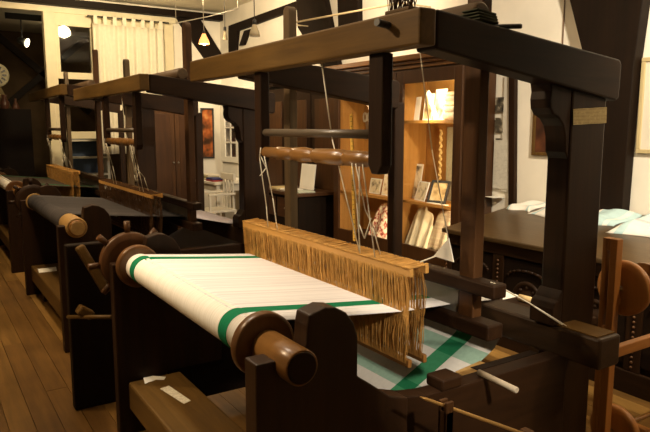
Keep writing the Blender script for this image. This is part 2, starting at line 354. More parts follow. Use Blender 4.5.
# ------------------------------------------------------------ looms
def loom(dy, label, near=True, yf=3.2, lift=0.0, warp='white', core=False, strings=STRING, nstr=300, brake=False, ydrop=0.0, group='wooden looms in a row'):
    t = thing('loom', label, 'loom', (1.6, 2.4 + dy, 0), group)
    y = lambda v: v + dy if v <= 2.0 else (v - 3.2) + yf + dy      # far-side parts follow the far frame
    yn0, yn1 = y(1.60), y(1.705); yf0, yf1 = y(3.05), y(3.15)
    Z = lambda z: z + lift
    # bearing planks for the warp beam
    def bearing(y0, y1, m):
        pl = [(.78, 0), (.78, .915), (.845, .915), (.855, .875), (.88, .855), (.90, .850), (.92, .855), (.945, .875), (.955, 1.0), (.962, 1.035),
              (1.02, 1.05), (1.06, 1.043), (1.10, 1.02), (1.13, .98), (1.145, .93), (1.145, .80), (1.20, .76), (1.28, .70), (1.36, .675), (1.36, .30), (1.04, .30), (1.04, 0)]
        return MB().prism(pl, 'y', y0, y1).build('bearing_plank', m, t, .006)
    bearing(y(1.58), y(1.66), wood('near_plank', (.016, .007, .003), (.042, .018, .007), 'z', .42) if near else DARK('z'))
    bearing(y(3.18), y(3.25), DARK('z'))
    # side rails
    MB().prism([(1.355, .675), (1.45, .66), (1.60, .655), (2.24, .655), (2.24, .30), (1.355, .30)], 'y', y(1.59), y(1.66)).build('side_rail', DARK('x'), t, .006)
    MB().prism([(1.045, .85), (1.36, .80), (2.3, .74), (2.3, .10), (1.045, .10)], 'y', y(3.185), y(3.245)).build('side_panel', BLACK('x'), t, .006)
    if near:
        MB().box((1.52, y(1.58), .655), (1.62, y(1.67), .70)).build('rail_block', DARK('x'), t, .008)
    # low cross beam
    MB().box((.83, y(1.67), .14), (1.11, y(3.175), .29)).build('low_cross_beam', MID('y'), t, .012)
    MB().box((.88, y(1.9), 0), (1.05, y(2.0), .14)).build('foot', DARK('z'), t, .006)
    MB().box((.88, y(2.85), 0), (1.05, y(2.95), .14)).build('foot', DARK('z'), t, .006)
    # upper frame
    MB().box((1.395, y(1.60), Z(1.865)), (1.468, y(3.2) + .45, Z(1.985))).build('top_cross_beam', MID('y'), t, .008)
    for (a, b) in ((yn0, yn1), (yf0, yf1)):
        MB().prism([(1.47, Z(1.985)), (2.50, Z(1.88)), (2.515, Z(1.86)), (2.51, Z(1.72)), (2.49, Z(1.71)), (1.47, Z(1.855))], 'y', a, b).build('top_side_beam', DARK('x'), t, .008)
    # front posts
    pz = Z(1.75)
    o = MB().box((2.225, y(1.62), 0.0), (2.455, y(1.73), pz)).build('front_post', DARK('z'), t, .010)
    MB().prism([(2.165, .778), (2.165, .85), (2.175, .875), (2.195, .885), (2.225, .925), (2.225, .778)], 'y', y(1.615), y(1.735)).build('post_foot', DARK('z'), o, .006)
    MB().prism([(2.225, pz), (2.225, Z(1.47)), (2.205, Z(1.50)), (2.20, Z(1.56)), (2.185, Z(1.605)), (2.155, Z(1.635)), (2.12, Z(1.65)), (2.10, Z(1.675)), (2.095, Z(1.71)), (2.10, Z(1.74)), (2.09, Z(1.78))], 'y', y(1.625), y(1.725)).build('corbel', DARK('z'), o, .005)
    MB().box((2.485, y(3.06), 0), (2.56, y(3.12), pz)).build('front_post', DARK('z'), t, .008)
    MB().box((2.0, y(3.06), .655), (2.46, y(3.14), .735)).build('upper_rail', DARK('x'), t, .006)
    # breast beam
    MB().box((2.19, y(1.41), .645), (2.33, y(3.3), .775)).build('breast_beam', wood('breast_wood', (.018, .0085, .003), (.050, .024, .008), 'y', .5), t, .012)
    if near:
        MB().box((2.20, y(1.43), .7752), (2.32, y(1.62), .7795)).build('wear_strip', MID('y'), t)
    # ---- warp beam
    sh = MB().lathe((.90, y(1.52), .90), (.90, y(3.6), .90), [(0, .052), (.004, .056), (.22, .056), (.222, .045), (y(3.6) - y(1.52), .045)], 28)
    wb = sh.build('warp_beam', TURN('y'), t)
    MB().lathe((.90, y(1.52) - .003, .90), (.90, y(1.52) + .001, .90), [(0, .046), (.004, .051)], 28).build('end_grain', DARK('x') if warp == 'white' else wood('pale_end', (.26, .15, .05), (.42, .26, .09), 'y', .5), wb)
    w0, w1 = y(1.79 if warp == 'white' else 1.83), y(3.13); L = w1 - w0
    if warp == 'white':
        g = .075
        ga = .12
        e = .0015; r0, r1 = .068, .0705
        prof = [(0, .067), (.004, r0), (ga - e, r0), (ga, r1), (ga + e, r1), (ga + .065 - e, r1), (ga + .065, r1), (ga + .065 + e, r0), (ga + .071, r0), (L - g - .072, r0), (L - g - .065 - e, r0), (L - g - .065, r1), (L - g - .065 + e, r1), (L - g - e, r1), (L - g, r1), (L - g + e, r0), (L - g + .004, r0), (L - .004, r0), (L, .067)]
        MB().lathe((.90, w0, .90), (.90, w1, .90), prof, 40, mats=[0, 0, 1, 1, 1, 1, 0, 0, 0, 0, 1, 1, 1, 1, 0, 0, 0, 0]).build('wound_warp', [WOUND, GREEN], wb)
        for a, b in ((1.745, 1.79), (3.13, 3.175)):
            MB().lathe((.90, y(a), .90), (.90, y(b), .90), [(0, .096), (.004, .104), (.007, .1075), (y(b) - y(a) - .007, .1085), (y(b) - y(a) - .003, .106), (y(b) - y(a), .100)], 40).build('flange', wood('flange_wood', (.075, .032, .010), (.155, .070, .022), 'z', .32), wb)
        wm, gm = (WARPW, GREEN) if near else (threads('brown_warp', (.03, .024, .018), (.10, .08, .06), 90), GREEN)
    else:
        wm = threads('dark_warp', (.026, .024, .026), (.080, .073, .074), 90); gm = wm
        MB().lathe((.90, w0, .90), (.90, w1, .90), [(0, .07), (L, .07)], 32).build('wound_warp', wm, wb)
        MB().lathe((.90, y(1.55), .90), (.90, w0, .90), [(0, .066), (.01, .072), (w0 - y(1.55) - .01, .072), (w0 - y(1.55), .07)], 32).build('beam_end', wood('pale_end', (.26, .15, .05), (.42, .26, .09), 'y', .5), wb)
        MB().lathe((.90, y(3.13), .90), (.90, y(3.175), .90), [(0, .08), (.03, .08)], 32).build('beam_end', wood('pale_end', (.26, .15, .05), (.42, .26, .09), 'y', .5), wb)
    # peg wheel
    MB().lathe((.90, y(3.27), .90), (.90, y(3.33), .90), [(0, .12), (.006, .148), (.012, .154), (.048, .154), (.054, .148), (.06, .12)], 36).build('peg_wheel', wood('wheel_wood', (.045, .018, .006), (.11, .046, .014), 'z', .4) if near else DARK('z'), wb)
    for k in range(8):
        an = math.radians(90 + 45 * k + 2)
        c, s = math.cos(an), math.sin(an)
        MB().cyl((.90 + c * .150, y(3.30), .90 + s * .150), (.90 + c * .212, y(3.30), .90 + s * .212), .015, 12, r1=.017).build('peg', MATS['wheel_woodz'] if near else DARK('z'), wb)
    # ---- warp sheet: warp beam -> heddles -> reed -> over the breast beam -> down to the cloth beam
    wy0 = y(1.79); wy1 = y(3.095)
    def sheet(name, path, mats_fn, mats, cols):
        vs = []; fs = []; mi = []
        for (x, z, dr) in path:
            for c in cols:
                n0, n1 = wy0 + dr, wy1 - .3 * dr
                vs.append((x, n0 + (n1 - n0) * c, z))
        n = len(cols); mb = MB()
        mb.v = [Vector(v) for v in vs]
        for r in range(len(path) - 1):
            for c in range(n - 1):
                mb.f.append([r*n + c, r*n + c + 1, (r+1)*n + c + 1, (r+1)*n + c]); mb.m.append(mats_fn(r, c)); mb.sm.append(True)
        o = mb.build(name, mats, t)
        sl = o.modifiers.new('thick', 'SOLIDIFY'); sl.thickness = .0025; sl.offset = 1
        return o
    cols = [0, .091, .142, .3, .5, .7, .893, .945, 1]
    isg = lambda c: c in (1, 6)
    rt = .0705 if warp == 'white' else .0715
    sheet('warp_sheet', [(.885, .90 + rt - .0032, 0), (.93, .90 + rt - .0030, 0), (1.2, .938, .0), (1.5, .908, .0), (1.8, .878, .05)], lambda r, c: 1 if isg(c) else 0, [wm, gm], cols)
    sf = .24 if near else .05
    path = [(1.8, .878, .05), (2.18, .790, sf), (2.25, .783, sf), (2.335, .779, sf), (2.345, .70, sf), (2.342, .635, sf), (2.33, .585, sf), (2.29, .535, sf),
            (2.25, .512, sf), (2.16, .468, sf), (2.08, .428, sf), (1.95, .365, sf), (1.90, .34, sf), (1.68, .235, sf)]
    if warp == 'white':
        def mf(r, c):
            x = r in (8, 11)
            return (3 if isg(c) else 1) if x else (2 if isg(c) else 0)
        sheet('woven_cloth', path, mf, [CLOTHW, PALEG, MIDG, DEEPG], [0, .16, .27, .35, .5, .65, .79, .90, 1] if near else cols)
    else:
        sheet('woven_cloth', path, lambda r, c: 0, [plain('lilac_cloth', (.52, .50, .58), .9, .1, .05, 30)], cols)
    MB().lathe((1.65, y(1.66), .18), (1.65, y(3.19), .18), [(0, .06), (y(3.19) - y(1.66), .06)], 20).build('cloth_beam', MID('y'), t)
    # ---- hanging harness frame: arms, bar, turned roller
    for (ya, yb) in ((1.83, 1.915), (2.79, 2.86)):
        a0, a1 = (y(ya), y(yb)) if yb < 2 else (ya + dy, yb + dy)
        MB().prism([(a0, Z(1.865)), (a1, Z(1.865)), (a1, 1.46), ((a0 + a1) / 2 + .02, 1.425), ((a0 + a1) / 2 - .02, 1.425), (a0, 1.46)], 'x', 1.425, 1.475).build('harness_arm', DARK('z'), t, .006)
    ya, yb = 1.90 + dy, 2.80 + dy
    MB().cyl((1.45, ya, 1.573), (1.45, yb, 1.573), .018, 16).build('harness_bar', wood('grey_brown', (.05, .035, .02), (.11, .08, .05), 'y', .35), t)
    R = .031; Lr = yb - ya
    prof = [(0, .02), (.01, .024), (.05, .026), (.055, R), (.18, R), (.19, .022), (.205, .022), (.215, R + .002), (.30, R + .003), (.42, R), (.435, .022), (.445, .022),
            (.455, R - .002), (.52, R + .004), (.60, R), (.61, .022), (.625, .022), (.635, R - .002), (.76, R), (.765, .026), (Lr, .026)]
    MB().lathe((1.45, ya, 1.477), (1.45, yb, 1.477), prof, 24).build('turned_roller', TURN('y'), t)
    # ---- heddle shafts
    hy0, hy1 = y(1.735), y(3.16)
    zt, zb = 1.065, .715
    for k, (xs, dz) in enumerate(((1.50, 0), (1.575, .006))):
        MB().box((xs - .009, hy0, zt + dz - .016), (xs + .009, hy1, zt + dz + .016)).build('shaft_bar', PINE('y'), t, .004)
        MB().box((xs - .009, hy0, zb + dz - .016), (xs + .009, hy1, zb + dz + .016)).build('shaft_bar', TURN('y'), t, .004)
        mb = MB(); rnd = random.Random(k + int(dy * 10))
        for i in range(nstr):
            u = (i + rnd.random()) / nstr; yy = hy0 + .012 + (hy1 - hy0 - .02) * u
            j = rnd.uniform(-.005, .005) if yy > wy0 + .08 else rnd.uniform(-.014, .014)
            sx = rnd.uniform(-.009, .009); r = rnd.uniform(.0011, .0020)
            zm = .90
            pts = [(xs + sx * .3, yy, zt + dz + .017), (xs - .010 + sx * .2, yy + j * .2, zt + dz - .02), (xs - .004 + sx, yy + j, (zt + zm) / 2), (xs, yy + j * .5, zm), (xs - .004 - sx, yy - j, (zb + zm) / 2), (xs - .010, yy, zb + dz)]
            for a, b in zip(pts, pts[1:]):
                a, b = Vector(a), Vector(b)
                vs = [p + Vector((math.cos(q) * r, math.sin(q) * r, 0)) for p in (a, b) for q in (0, 2.1, 4.2)]
                mb.add(vs, [(0, 1, 4, 3), (1, 2, 5, 4), (2, 0, 3, 5)])
        mb.build('heddle_strings', strings, t, kind='stuff')
    # string wrapping lumps along the top of the bar
    mb = MB(); rnd = random.Random(5)
    for i in range(nstr // 2):
        yy = hy0 + (hy1 - hy0) * (i + rnd.random()) / (nstr // 2)
        mb.bar((1.488, yy, zt + .018), (1.585, yy + rnd.uniform(-.01, .01), zt + .020 + rnd.uniform(0, .006)), .004, .004)
    mb.build('knotted_string', strings, t, kind='stuff')
    # harness cords
    cords = [[(1.42, 2.785, 1.50), (1.415, 2.79, 1.45), (1.48, 2.85, 1.2), (1.50, 2.873, 1.083)], [(1.42, 2.79, 1.46), (1.44, 2.77, 1.40), (1.42, 2.80, 1.36)],
             [(1.44, 2.26, 1.864), (1.44, 2.18, 1.55), (1.50, 2.06, 1.083)], [(1.42, 2.01, 1.46), (1.46, 2.03, 1.30), (1.50, 2.06, 1.083)],
             [(1.42, 1.985, 1.46), (1.45, 1.96, 1.28), (1.52, 2.0, 1.2), (1.55, 1.99, 1.086)], [(1.42, 1.94, 1.46), (1.46, 1.955, 1.3), (1.50, 1.96, 1.083)],
             [(1.42, 1.96, 1.45), (1.44, 1.985, 1.22), (1.44, 1.95, 1.17), (1.46, 1.935, 1.25)], [(1.42, 2.75, 1.46), (1.47, 2.76, 1.25), (1.50, 2.77, 1.083)]]
    for cp in cords:
        MB().tube([(a, b + dy, c) for a, b, c in cp], .0026 if near else .0022).build('harness_cord', CORD, t)
    # ---- batten
    bt = MB().box((1.765, y(1.60), .79), (1.85, y(3.22), .852)).build('batten', DARK('y'), t, .008)
    MB().box((1.77, y(1.585), .955), (1.845, y(3.23), 1.012)).build('batten_cap', DARK('y'), bt, .008)
    ztop = Z(2.40)
    for (a, b, zz, m) in ((1.71, 1.79, ztop, RUST('z')), (3.155, 3.225, Z(2.27), wood('grey_oak', (.07, .045, .022), (.15, .10, .05), 'z', .55))):
        ym = (y(a) + y(b)) / 2; r = (y(b) - y(a)) / 2
        pts = [(y(a), .80), (y(b), .80)] + [(ym + r * math.cos(k * math.pi / 8), zz - r + r * math.sin(k * math.pi / 8)) for k in range(9)]
        MB().prism(pts, 'x', 1.795, 1.845).build('sword', m, bt, .004)
    MB().lathe((1.745, y(1.665), Z(2.003)), (1.745, y(3.2), Z(2.003)), [(0, .036), (.008, .045), (y(3.2) - y(1.665) - .008, .045), (y(3.2) - y(1.665), .036)], 24).build('batten_roller', wood('grey_roller', (.06, .036, .018), (.15, .095, .05), 'y', .5), bt)
    mb = MB()
    for i in range(200):
        yy = y(1.80) + (y(2.99) - y(1.80)) * i / 199
        mb.box((1.80, yy - .0007, .852), (1.812, yy + .0007, .955))
    mb.build('reed', STEEL, bt, kind='stuff')
    if near:
        MB().cyl((1.395, y(1.60) + .16, 1.945), (1.335, y(1.60) + .15, 1.95), .013, 14).build('peg', METAL, t)
        # small paper plaque on the front post
        pc = [P(573, 109, Y=1.618), P(606.5, 107, Y=1.618), P(606, 123, Y=1.618), P(573, 125, Y=1.618)]
        MB().add([p for p in pc] + [p + Vector((0, -.002, 0)) for p in pc], [(4, 5, 6, 7), (3, 2, 1, 0), (0, 1, 5, 4), (1, 2, 6, 5), (2, 3, 7, 6), (3, 0, 4, 7)]).build('plaque', lines_mat('plaque_print', (.46, .38, .20), (.22, .17, .08), 55, 'z', .42, 60), t, label='small yellowed card plaque with faint rows of print')
        # diagonal brace in the side frame
        MB().prism([(1.78, .655), (2.14, .655), (2.14, .50)], 'y', y(1.66), y(1.70)).build('brace', BLACK('x'), t)
    if brake:
        # brake post, lever and bar beyond the peg wheel
        o = MB().box((.645, 3.62 + dy, 0), (.93, 3.69 + dy, .955)).build('brake_post', BLACK('z'), t, .008)
        a = P(79, 246, Y=3.56); b = P(107, 292, Y=3.52)
        MB().bar(a, b, .05, .066, (0, 1, 0)).build('brake_lever', MID('x'), t, .012)
        a = P(68, 317, Y=3.60); b = P(112, 317, Y=3.27)
        MB().cyl(a, b, .011, 10).build('brake_bar', MID('y'), t)
        c = P(85, 313, Y=3.5)
        MB().bar(c + Vector((-.035, 0, .03)), c + Vector((.035, 0, -.02)), .07, .05).build('brake_block', MID('z'), t, .01)
    return t

front_loom = loom(0, 'large dark oak loom threaded with a white warp edged by green bands', near=True, brake=True, nstr=640)
loom(3.05, 'dark loom with a blue-black warp wound on a pale-ended roller', near=False, yf=3.45, warp='dark', strings=plain('brown_string', (.085, .040, .014), .8, .2, .3, 25), nstr=200)
loom(6.0, 'dark loom with yellow heddles nearest the curtained glazed partition', near=False, yf=3.5, lift=.09, nstr=220)


# ------------------------------------------------------------ display cabinet on the right wall
CX0, CX1, CY0, CY1 = 4.10, 4.49, 4.08, 6.14
cab = thing('display_cabinet', 'tall glazed wooden display cabinet lit from inside against the plaster wall', 'cabinet', (4.3, 5.1, 0))
MB().box((CX0, CY0, 0), (CX1, CY0 + .05, 2.16)).box((CX0, CY1 - .05, 0), (CX1, CY1, 2.16)).box((CX0, CY0 + .05, 0), (CX1, CY1 - .05, .38)).box((CX0, CY0 + .05, 2.08), (CX1, CY1 - .05, 2.16)).build('body', CABW('z'), cab, .005)
MB().box((CX1 - .015, CY0 + .05, .38), (CX1, CY1 - .05, 2.08)).build('back_panel', CABI('z'), cab)
MB().box((CX0 + .02, CY0 + .05, .38), (CX1 - .015, CY0 + .056, 2.08)).box((CX0 + .02, CY1 - .056, .38), (CX1 - .015, CY1 - .05, 2.08)).build('lining', CABI('z'), cab)
SH = []
MB().box((CX0 + .03, 4.995, .38), (CX1 - .015, 5.02, 2.08)).build('partition', CABI('z'), cab)
for z, ye in ((.835, 4.995), (.835, CY1 - .056), (1.635, 4.995)):
    MB().box((CX0 + .035, CY0 + .056 if ye < 5 else 5.02, z), (CX1 - .015, ye, z + .03)).build('shelf', CABI('y'), cab, .003)
# cornice in steps
MB().box((CX0 - .02, CY0 - .02, 2.16), (CX1, CY1 + .02, 2.20)).box((CX0 - .05, CY0 - .05, 2.20), (CX1, CY1 + .05, 2.235)).box((CX0 - .09, CY0 - .09, 2.235), (CX1, CY1 + .09, 2.285)).build('cornice', wood('cornice_wood', (.11, .045, .013), (.22, .10, .03), 'y', .35), cab, .006)
for (a, b, st) in ((CY0 + .01, 5.00, .10), (5.02, CY1 - .01, .10)):
    d = MB().box((CX0 - .03, a, .30), (CX0 - .001, a + st, 2.14)).box((CX0 - .03, b - st, .30), (CX0 - .001, b, 2.14)).box((CX0 - .03, a + st, .30), (CX0 - .001, b - st, .43)).box((CX0 - .03, a + st, 2.02), (CX0 - .001, b - st, 2.14)).build('door', CABW('z'), cab, .004)
    MB().box((CX0 - .018, a + st - .005, .425), (CX0 - .013, b - st + .005, 2.025)).build('pane', glass(), d)
MB().box((CX0 - .034, 4.93, 1.08), (CX0 - .03, 4.955, 1.16)).build('lock_plate', plain('old_brass', (.25, .15, .05), .35, .5, .1, metal=.7), cab)
area((4.135, 4.55, 2.05), (4.40, 4.55, 1.93), 10, .05, .8, (1, .78, .46))       # strip behind the top rail of each door
area((4.135, 5.55, 2.05), (4.40, 5.55, 1.93), 2.5, .05, .8, (1, .74, .42))
for yl in (4.155, 5.065):                                                       # added area lights, hidden by the door stiles, to brighten the bays
    area((4.125, yl, 1.24), (4.40, yl + .5, 1.2), 5.0 if yl < 5 else 2.0, .04, .70, (1, .74, .40))
    area((4.125, yl, .62), (4.40, yl + .5, .60), 4.0, .04, .36, (1, .76, .45))

def leaning(name, cx, yc, zb, wdt, hgt, mat, label, cat, lean=.18, th=.008, frame=None, group=None, yaw=0):
    """upright card or frame leaning back, its foot at (cx, yc, zb)"""
    t = thing(name, label, cat, (cx, yc, zb), group)
    def pt(u, v, d):
        x = v * math.sin(lean) + d * math.cos(lean); z = v * math.cos(lean) - d * math.sin(lean) + th * math.sin(lean)
        c, s = math.cos(yaw), math.sin(yaw); y = u
        return (cx + x * c - y * s, yc + x * s + y * c, zb + z)
    def slab(u0, u1, v0, v1, d0, d1):
        vs = [pt(u, v, d) for d in (d0, d1) for u, v in ((u0, v0), (u1, v0), (u1, v1), (u0, v1))]
        return MB().add(vs, [(3, 2, 1, 0), (4, 5, 6, 7), (0, 1, 5, 4), (1, 2, 6, 5), (2, 3, 7, 6), (3, 0, 4, 7)])
    h = wdt / 2
    if frame:
        fw = .022
        for (a, b, c, d) in ((-h, h, 0, fw), (-h, h, hgt - fw, hgt), (-h, -h + fw, fw, hgt - fw), (h - fw, h, fw, hgt - fw)):
            slab(a, b, c, d, -th, th).build('frame_bar', frame, t)
        slab(-h + fw, h - fw, fw, hgt - fw, 0, th * .8).build('picture', mat, t)
    else:
        slab(-h, h, 0, hgt, 0, th).build('card', PAPER, t)
        slab(-h * .86, h * .86, hgt * .06, hgt * .94, -.001, -.0002).build('print', mat, t)
    return t
def Y4(px, py, X): return P(px, py, X=X)
SK = blotch('sketch_print', [(.10, .08, .05), (.75, .66, .46), (.80, .74, .56)], 14)
PH = blotch('dark_photo', [(.02, .018, .015), (.10, .085, .06), (.55, .48, .36)], 16)
RED = blotch('embroidery', [(.05, .02, .02), (.45, .10, .07), (.80, .72, .56), (.82, .77, .63)], 26)
SEP = blotch('sepia_print', [(.20, .12, .05), (.62, .46, .24), (.78, .66, .42)], 14)
z2, z1, z0 = 1.665, .865, .38
p = Y4(427, 118, 4.24); leaning('print_card', 4.24, p.y, z2, .13, .26, SEP, 'beige card with a dark figure on the top cabinet shelf', 'card', .12)
p = Y4(438, 118, 4.27); leaning('print_card', 4.27, p.y, z2, .16, .30, SK, 'tall white card with a faint drawing on the top cabinet shelf', 'card', .14)
p = Y4(414, 118, 4.30); leaning('print_card', 4.30, p.y, z2, .14, .24, PAPER, 'blank pale card behind the beige card on the top cabinet shelf', 'card', .14)
# rolled textiles stacked on the top shelf
p = Y4(452, 117, 4.22)
rollm = plain('grey_roll', (.52, .45, .36), .9, .1, .15, 30); rollm2 = plain('cream_roll', (.70, .58, .38), .9, .1, .12, 30)
for k, (z, r, lab, m) in enumerate(((0, .036, 'thick grey rolled textile lowest in the cabinet stack', rollm), (.072, .030, 'grey-brown rolled textile second in the cabinet stack', rollm),
                               (.132, .022, 'cream rolled textile in the middle of the cabinet stack', rollm2), (.176, .024, 'tan rolled textile second from the top of the cabinet stack', rollm), (.224, .020, 'thin pale rolled textile on top of the cabinet stack', rollm2))):
    L = .24 - .01 * (k % 2)
    single(MB().lathe((4.24, p.y - L / 2, z2 + z + r), (4.24, p.y + L / 2, z2 + z + r), [(0, r * .6), (.006, r * .95), (.02, r), (L - .02, r), (L - .006, r * .95), (L, r * .6)], 20), 'rolled_textile', m, lab, 'textile', (4.24, p.y, z2 + z), 'rolls on the top shelf')
# middle bay: pictures on the back panel, a braid and a linen board
p = Y4(417, 145, 4.46)
leaning('picture_frame', 4.455, p.y, p.z - .08, .15, .17, PH, 'small dark photograph in a pale frame on the cabinet back', 'picture', 0.0, .008, frame=wood('pale_frame', (.55, .42, .22), (.70, .55, .30), 'z', .5))
p = Y4(413, 197, 4.30); leaning('print_card', 4.30, p.y, z1, .17, .36, SK, 'tall narrow white card standing by the cabinet door stile', 'card', .16)
p = Y4(450, 200, 4.42)
single(MB().box((4.45, p.y - .11, z1 + .002), (4.465, p.y + .10, 1.60)), 'linen_board', plain('grey_linen', (.36, .32, .22), .9, .1, .15, 60), 'grey-green linen sample board inside the cabinet behind a plaited braid', 'board', (4.45, p.y, z1))
def braid(px, x, zt, zb, lab):
    q = Y4(px, 150, x); t = MB()
    n = 22
    for k in range(n):
        z = zt + (zb - zt) * k / n; s = 1 if k % 2 else -1
        t.lathe((x, q.y - .022 * s, z), (x, q.y + .022 * s, z - .045), [(0, .004), (.012, .012), (.035, .014), (.05, .004)], 8)
    single(t, 'plaited_braid', plain('straw', (.72, .52, .22), .8, .2, .2, 30), lab, 'braid', (x, q.y, zb), 'plaits in the cabinet')
braid(440.5, 4.40, 1.58, .88, 'pale plaited straw braid hanging left of the linen board')
braid(455, 4.42, 1.50, .95, 'pale plaited straw braid hanging over the linen board edge')
# lower shelf: cards, framed photo, booklet
p = Y4(419, 199, 4.20); leaning('print_card', 4.20, p.y, z1, .20, .20, SK, 'white card with pen drawings leaning beside the black frame', 'card', .30, yaw=-.2)
p = Y4(436, 202, 4.20); leaning('photo_frame', 4.20, p.y, z1, .21, .23, SEP, 'black-framed photograph leaning on the cabinet shelf', 'picture', .42, .010, frame=METAL, yaw=.25)
p = Y4(436, 200, 4.16)
single(MB().prism([(4.145, p.y - .14), (4.185, p.y - .15), (4.19, p.y + .10), (4.148, p.y + .12)], 'z', z1, z1 + .006), 'booklet', PAPER, 'white booklet lying flat before the black-framed photograph', 'booklet', (4.16, p.y, z1))
p = Y4(386, 196, 4.22); leaning('print_card', 4.22, p.y, z1, .17, .23, blotch('rose_print', [(.45, .25, .12), (.80, .70, .50), (.84, .78, .62)], 22), 'cream card with a rosette print behind the second cabinet door', 'card', .2)
p = Y4(374, 194, 4.24); leaning('print_card', 4.24, p.y, z1, .20, .17, SK, 'wide pale card beside the rosette print in the cabinet', 'card', .2)
# scissors hung on the cabinet back
def scissors():
    q = Y4(367, 122, 4.46); t = thing('scissors', 'pair of pale handled scissors hung on the cabinet back', 'scissors', (4.462, q.y, q.z))
    for s in (-1, 1):
        h = MB(); n = 16; c = (q.y + s * .042, q.z + .055)
        pts = [(4.462, c[0] + .032 * math.cos(2 * math.pi * i / n), c[1] + .05 * math.sin(2 * math.pi * i / n)) for i in range(n + 1)]
        h.tube(pts, .011, 8).build('handle', plain('pale_handle', (.75, .70, .58), .4, .4, .05), t)
        MB().bar((4.462 + .004 * s, q.y + s * .03, q.z + .01), (4.462 + .004 * s, q.y - s * .02, q.z - .20), .006, .024, (0, 1, 0)).build('blade', STEEL, t)
    MB().cyl((4.448, q.y, q.z - .04), (4.475, q.y, q.z - .04), .008, 10).build('rivet', STEEL, t)
scissors()
# folded cloth in the bottom bay
def draped(name, x, yc, zb, w, h, dep, mat, lab, folds=3, lean=.25, group=None):
    mb = MB(); nu, nv = 28, 12; vs = []; fs = []
    for j in range(nv + 1):
        v = j / nv
        for i in range(nu + 1):
            u = i / nu
            rim = math.sin(math.pi * u) ** .35
            top = h * (1 - .45 * abs(2 * u - 1) ** 3.0) * (1 + .03 * math.sin(u * 17))
            d = (.022 * math.sin(u * math.pi * 2 * folds + 1.5 * v) + .008 * math.sin(u * 19 + 2 * v)) * (1 - .3 * v)
            vs.append((x + dep * v * lean - d * (1 - .4 * v), yc + w * (u - .5) * (1 - .05 * v), zb + top * v))
    for j in range(nv):
        for i in range(nu):
            a = j * (nu + 1) + i; fs.append((a + nu + 1, a + nu + 2, a + 1, a))
    mb.add(vs, fs, 0, True); mb.origin = (x, yc, zb)
    o = mb.build(name, mat); sl = o.modifiers.new('thick', 'SOLIDIFY'); sl.thickness = .02; sl.offset = -1
    return tag(o, lab, 'cloth', group)
p = Y4(382, 246, 4.18); draped('embroidered_cloth', 4.19, p.y, .385, .56, .40, .4, RED, 'white cloth embroidered in red and black at the cabinet bottom', 2)
p = Y4(416, 250, 4.18); draped('folded_cloth', 4.17, p.y, .385, .34, .41, .4, plain('cream_cloth', (.74, .66, .46), .9, .1, .08, 12), 'cream cloth standing in folds left of the rounded bundle', 3)
p = Y4(433, 255, 4.2); draped('folded_cloth', 4.25, p.y - .02, .385, .36, .40, .4, threads('striped_cloth', (.55, .42, .30), (.74, .66, .48), 30, 'z'), 'rounded bundle of cream cloth with faint stripes in the cabinet', 1)
# card on top of the cornice
q = P(372, 55, X=4.12)
single(MB().box((4.12, q.y - .05, 2.285), (4.15, q.y + .05, 2.315)), 'name_card', PAPER, 'small white block lying on top of the cabinet cornice', 'block', (4.13, q.y, 2.285))

# ------------------------------------------------------------ carved chest under the plaster wall
HX0, HX1, HY0, HY1, HZ = 3.50, 4.49, 1.5, 3.66, .80
ch = thing('carved_chest', 'long dark carved chest with a sloping lid along the plaster wall', 'chest', (4.0, 2.7, 0))
MB().prism([(HX0 + .03, .06), (HX1, .06), (HX1, .92), (HX0 + .03, .765)], 'y', HY0 + .02, HY1 - .02).build('body', BLACK('y'), ch, .006)
LID = wood('chest_lid', (.034, .019, .007), (.085, .050, .019), 'y', .32, spec=.5)
MB().prism([(HX0 - .02, .765), (HX1, .922), (HX1, .957), (HX0 - .02, .80)], 'y', HY0 - .02, HY1 + .02).build('lid', LID, ch, .008)
MB().box((HX0, HY0, 0), (HX0 + .03, HY1, .14)).build('plinth', DARK('y'), ch, .006)
MB().box((HX0 + .005, HY0 + .02, .68), (HX0 + .03, HY1 - .02, .765)).build('top_rail', DARK('y'), ch, .005)
npan = 4; pwid = (HY1 - HY0 - .04) / npan
for k in range(npan + 1):
    yy = HY0 + .02 + k * pwid
    st = MB().box((HX0 + .008, max(HY0 + .02, yy - .05), .14), (HX0 + .03, min(HY1 - .02, yy + .05), .68)).build('stile', DARK('z'), ch, .004)
    b = MB()
    for j in range(16):
        b.lathe((HX0 + .012, yy, .17 + j * .031), (HX0 - .004, yy, .17 + j * .031), [(0, .011), (.010, .008), (.014, .002)], 8)
    b.build('carved_beads', RUST('z'), st, kind='stuff')
for k in range(npan):
    yy = HY0 + .02 + (k + .5) * pwid
    pn = MB().box((HX0 + .018, yy - pwid / 2 + .05, .18), (HX0 + .031, yy + pwid / 2 - .05, .66)).build('panel', BLACK('y'), ch, .003)
    r = MB().lathe((HX0 + .022, yy, .40), (HX0 - .002, yy, .40), [(0, .13), (.016, .125), (.016, .10), (.006, .095), (.006, .07), (.02, .05), (.024, .01)], 28)
    for j in range(8):
        an = j * math.pi / 4
        r.lathe((HX0 + .02, yy + .082 * math.cos(an), .40 + .082 * math.sin(an)), (HX0 + .004, yy + .082 * math.cos(an), .40 + .082 * math.sin(an)), [(0, .018), (.010, .014), (.016, .002)], 8)
    r.build('rosette', DARK('z'), pn)
    arch = MB()
    pts = [(HX0 + .012, yy + .17 * math.cos(a), .54 + .06 * math.sin(a)) for a in [math.pi * i / 10 for i in range(11)]]
    arch.tube(pts, .010, 6).build('carved_arch', DARK('y'), pn)
def lidz(x): return .80 + (x - (HX0 - .02)) * .157 / (HX1 - HX0 + .02)
def on_lid(px, py):
    lo = P(px, py, Z=.80)
    for _ in range(12): lo = P(px, py, Z=lidz(lo.x))
    return lo
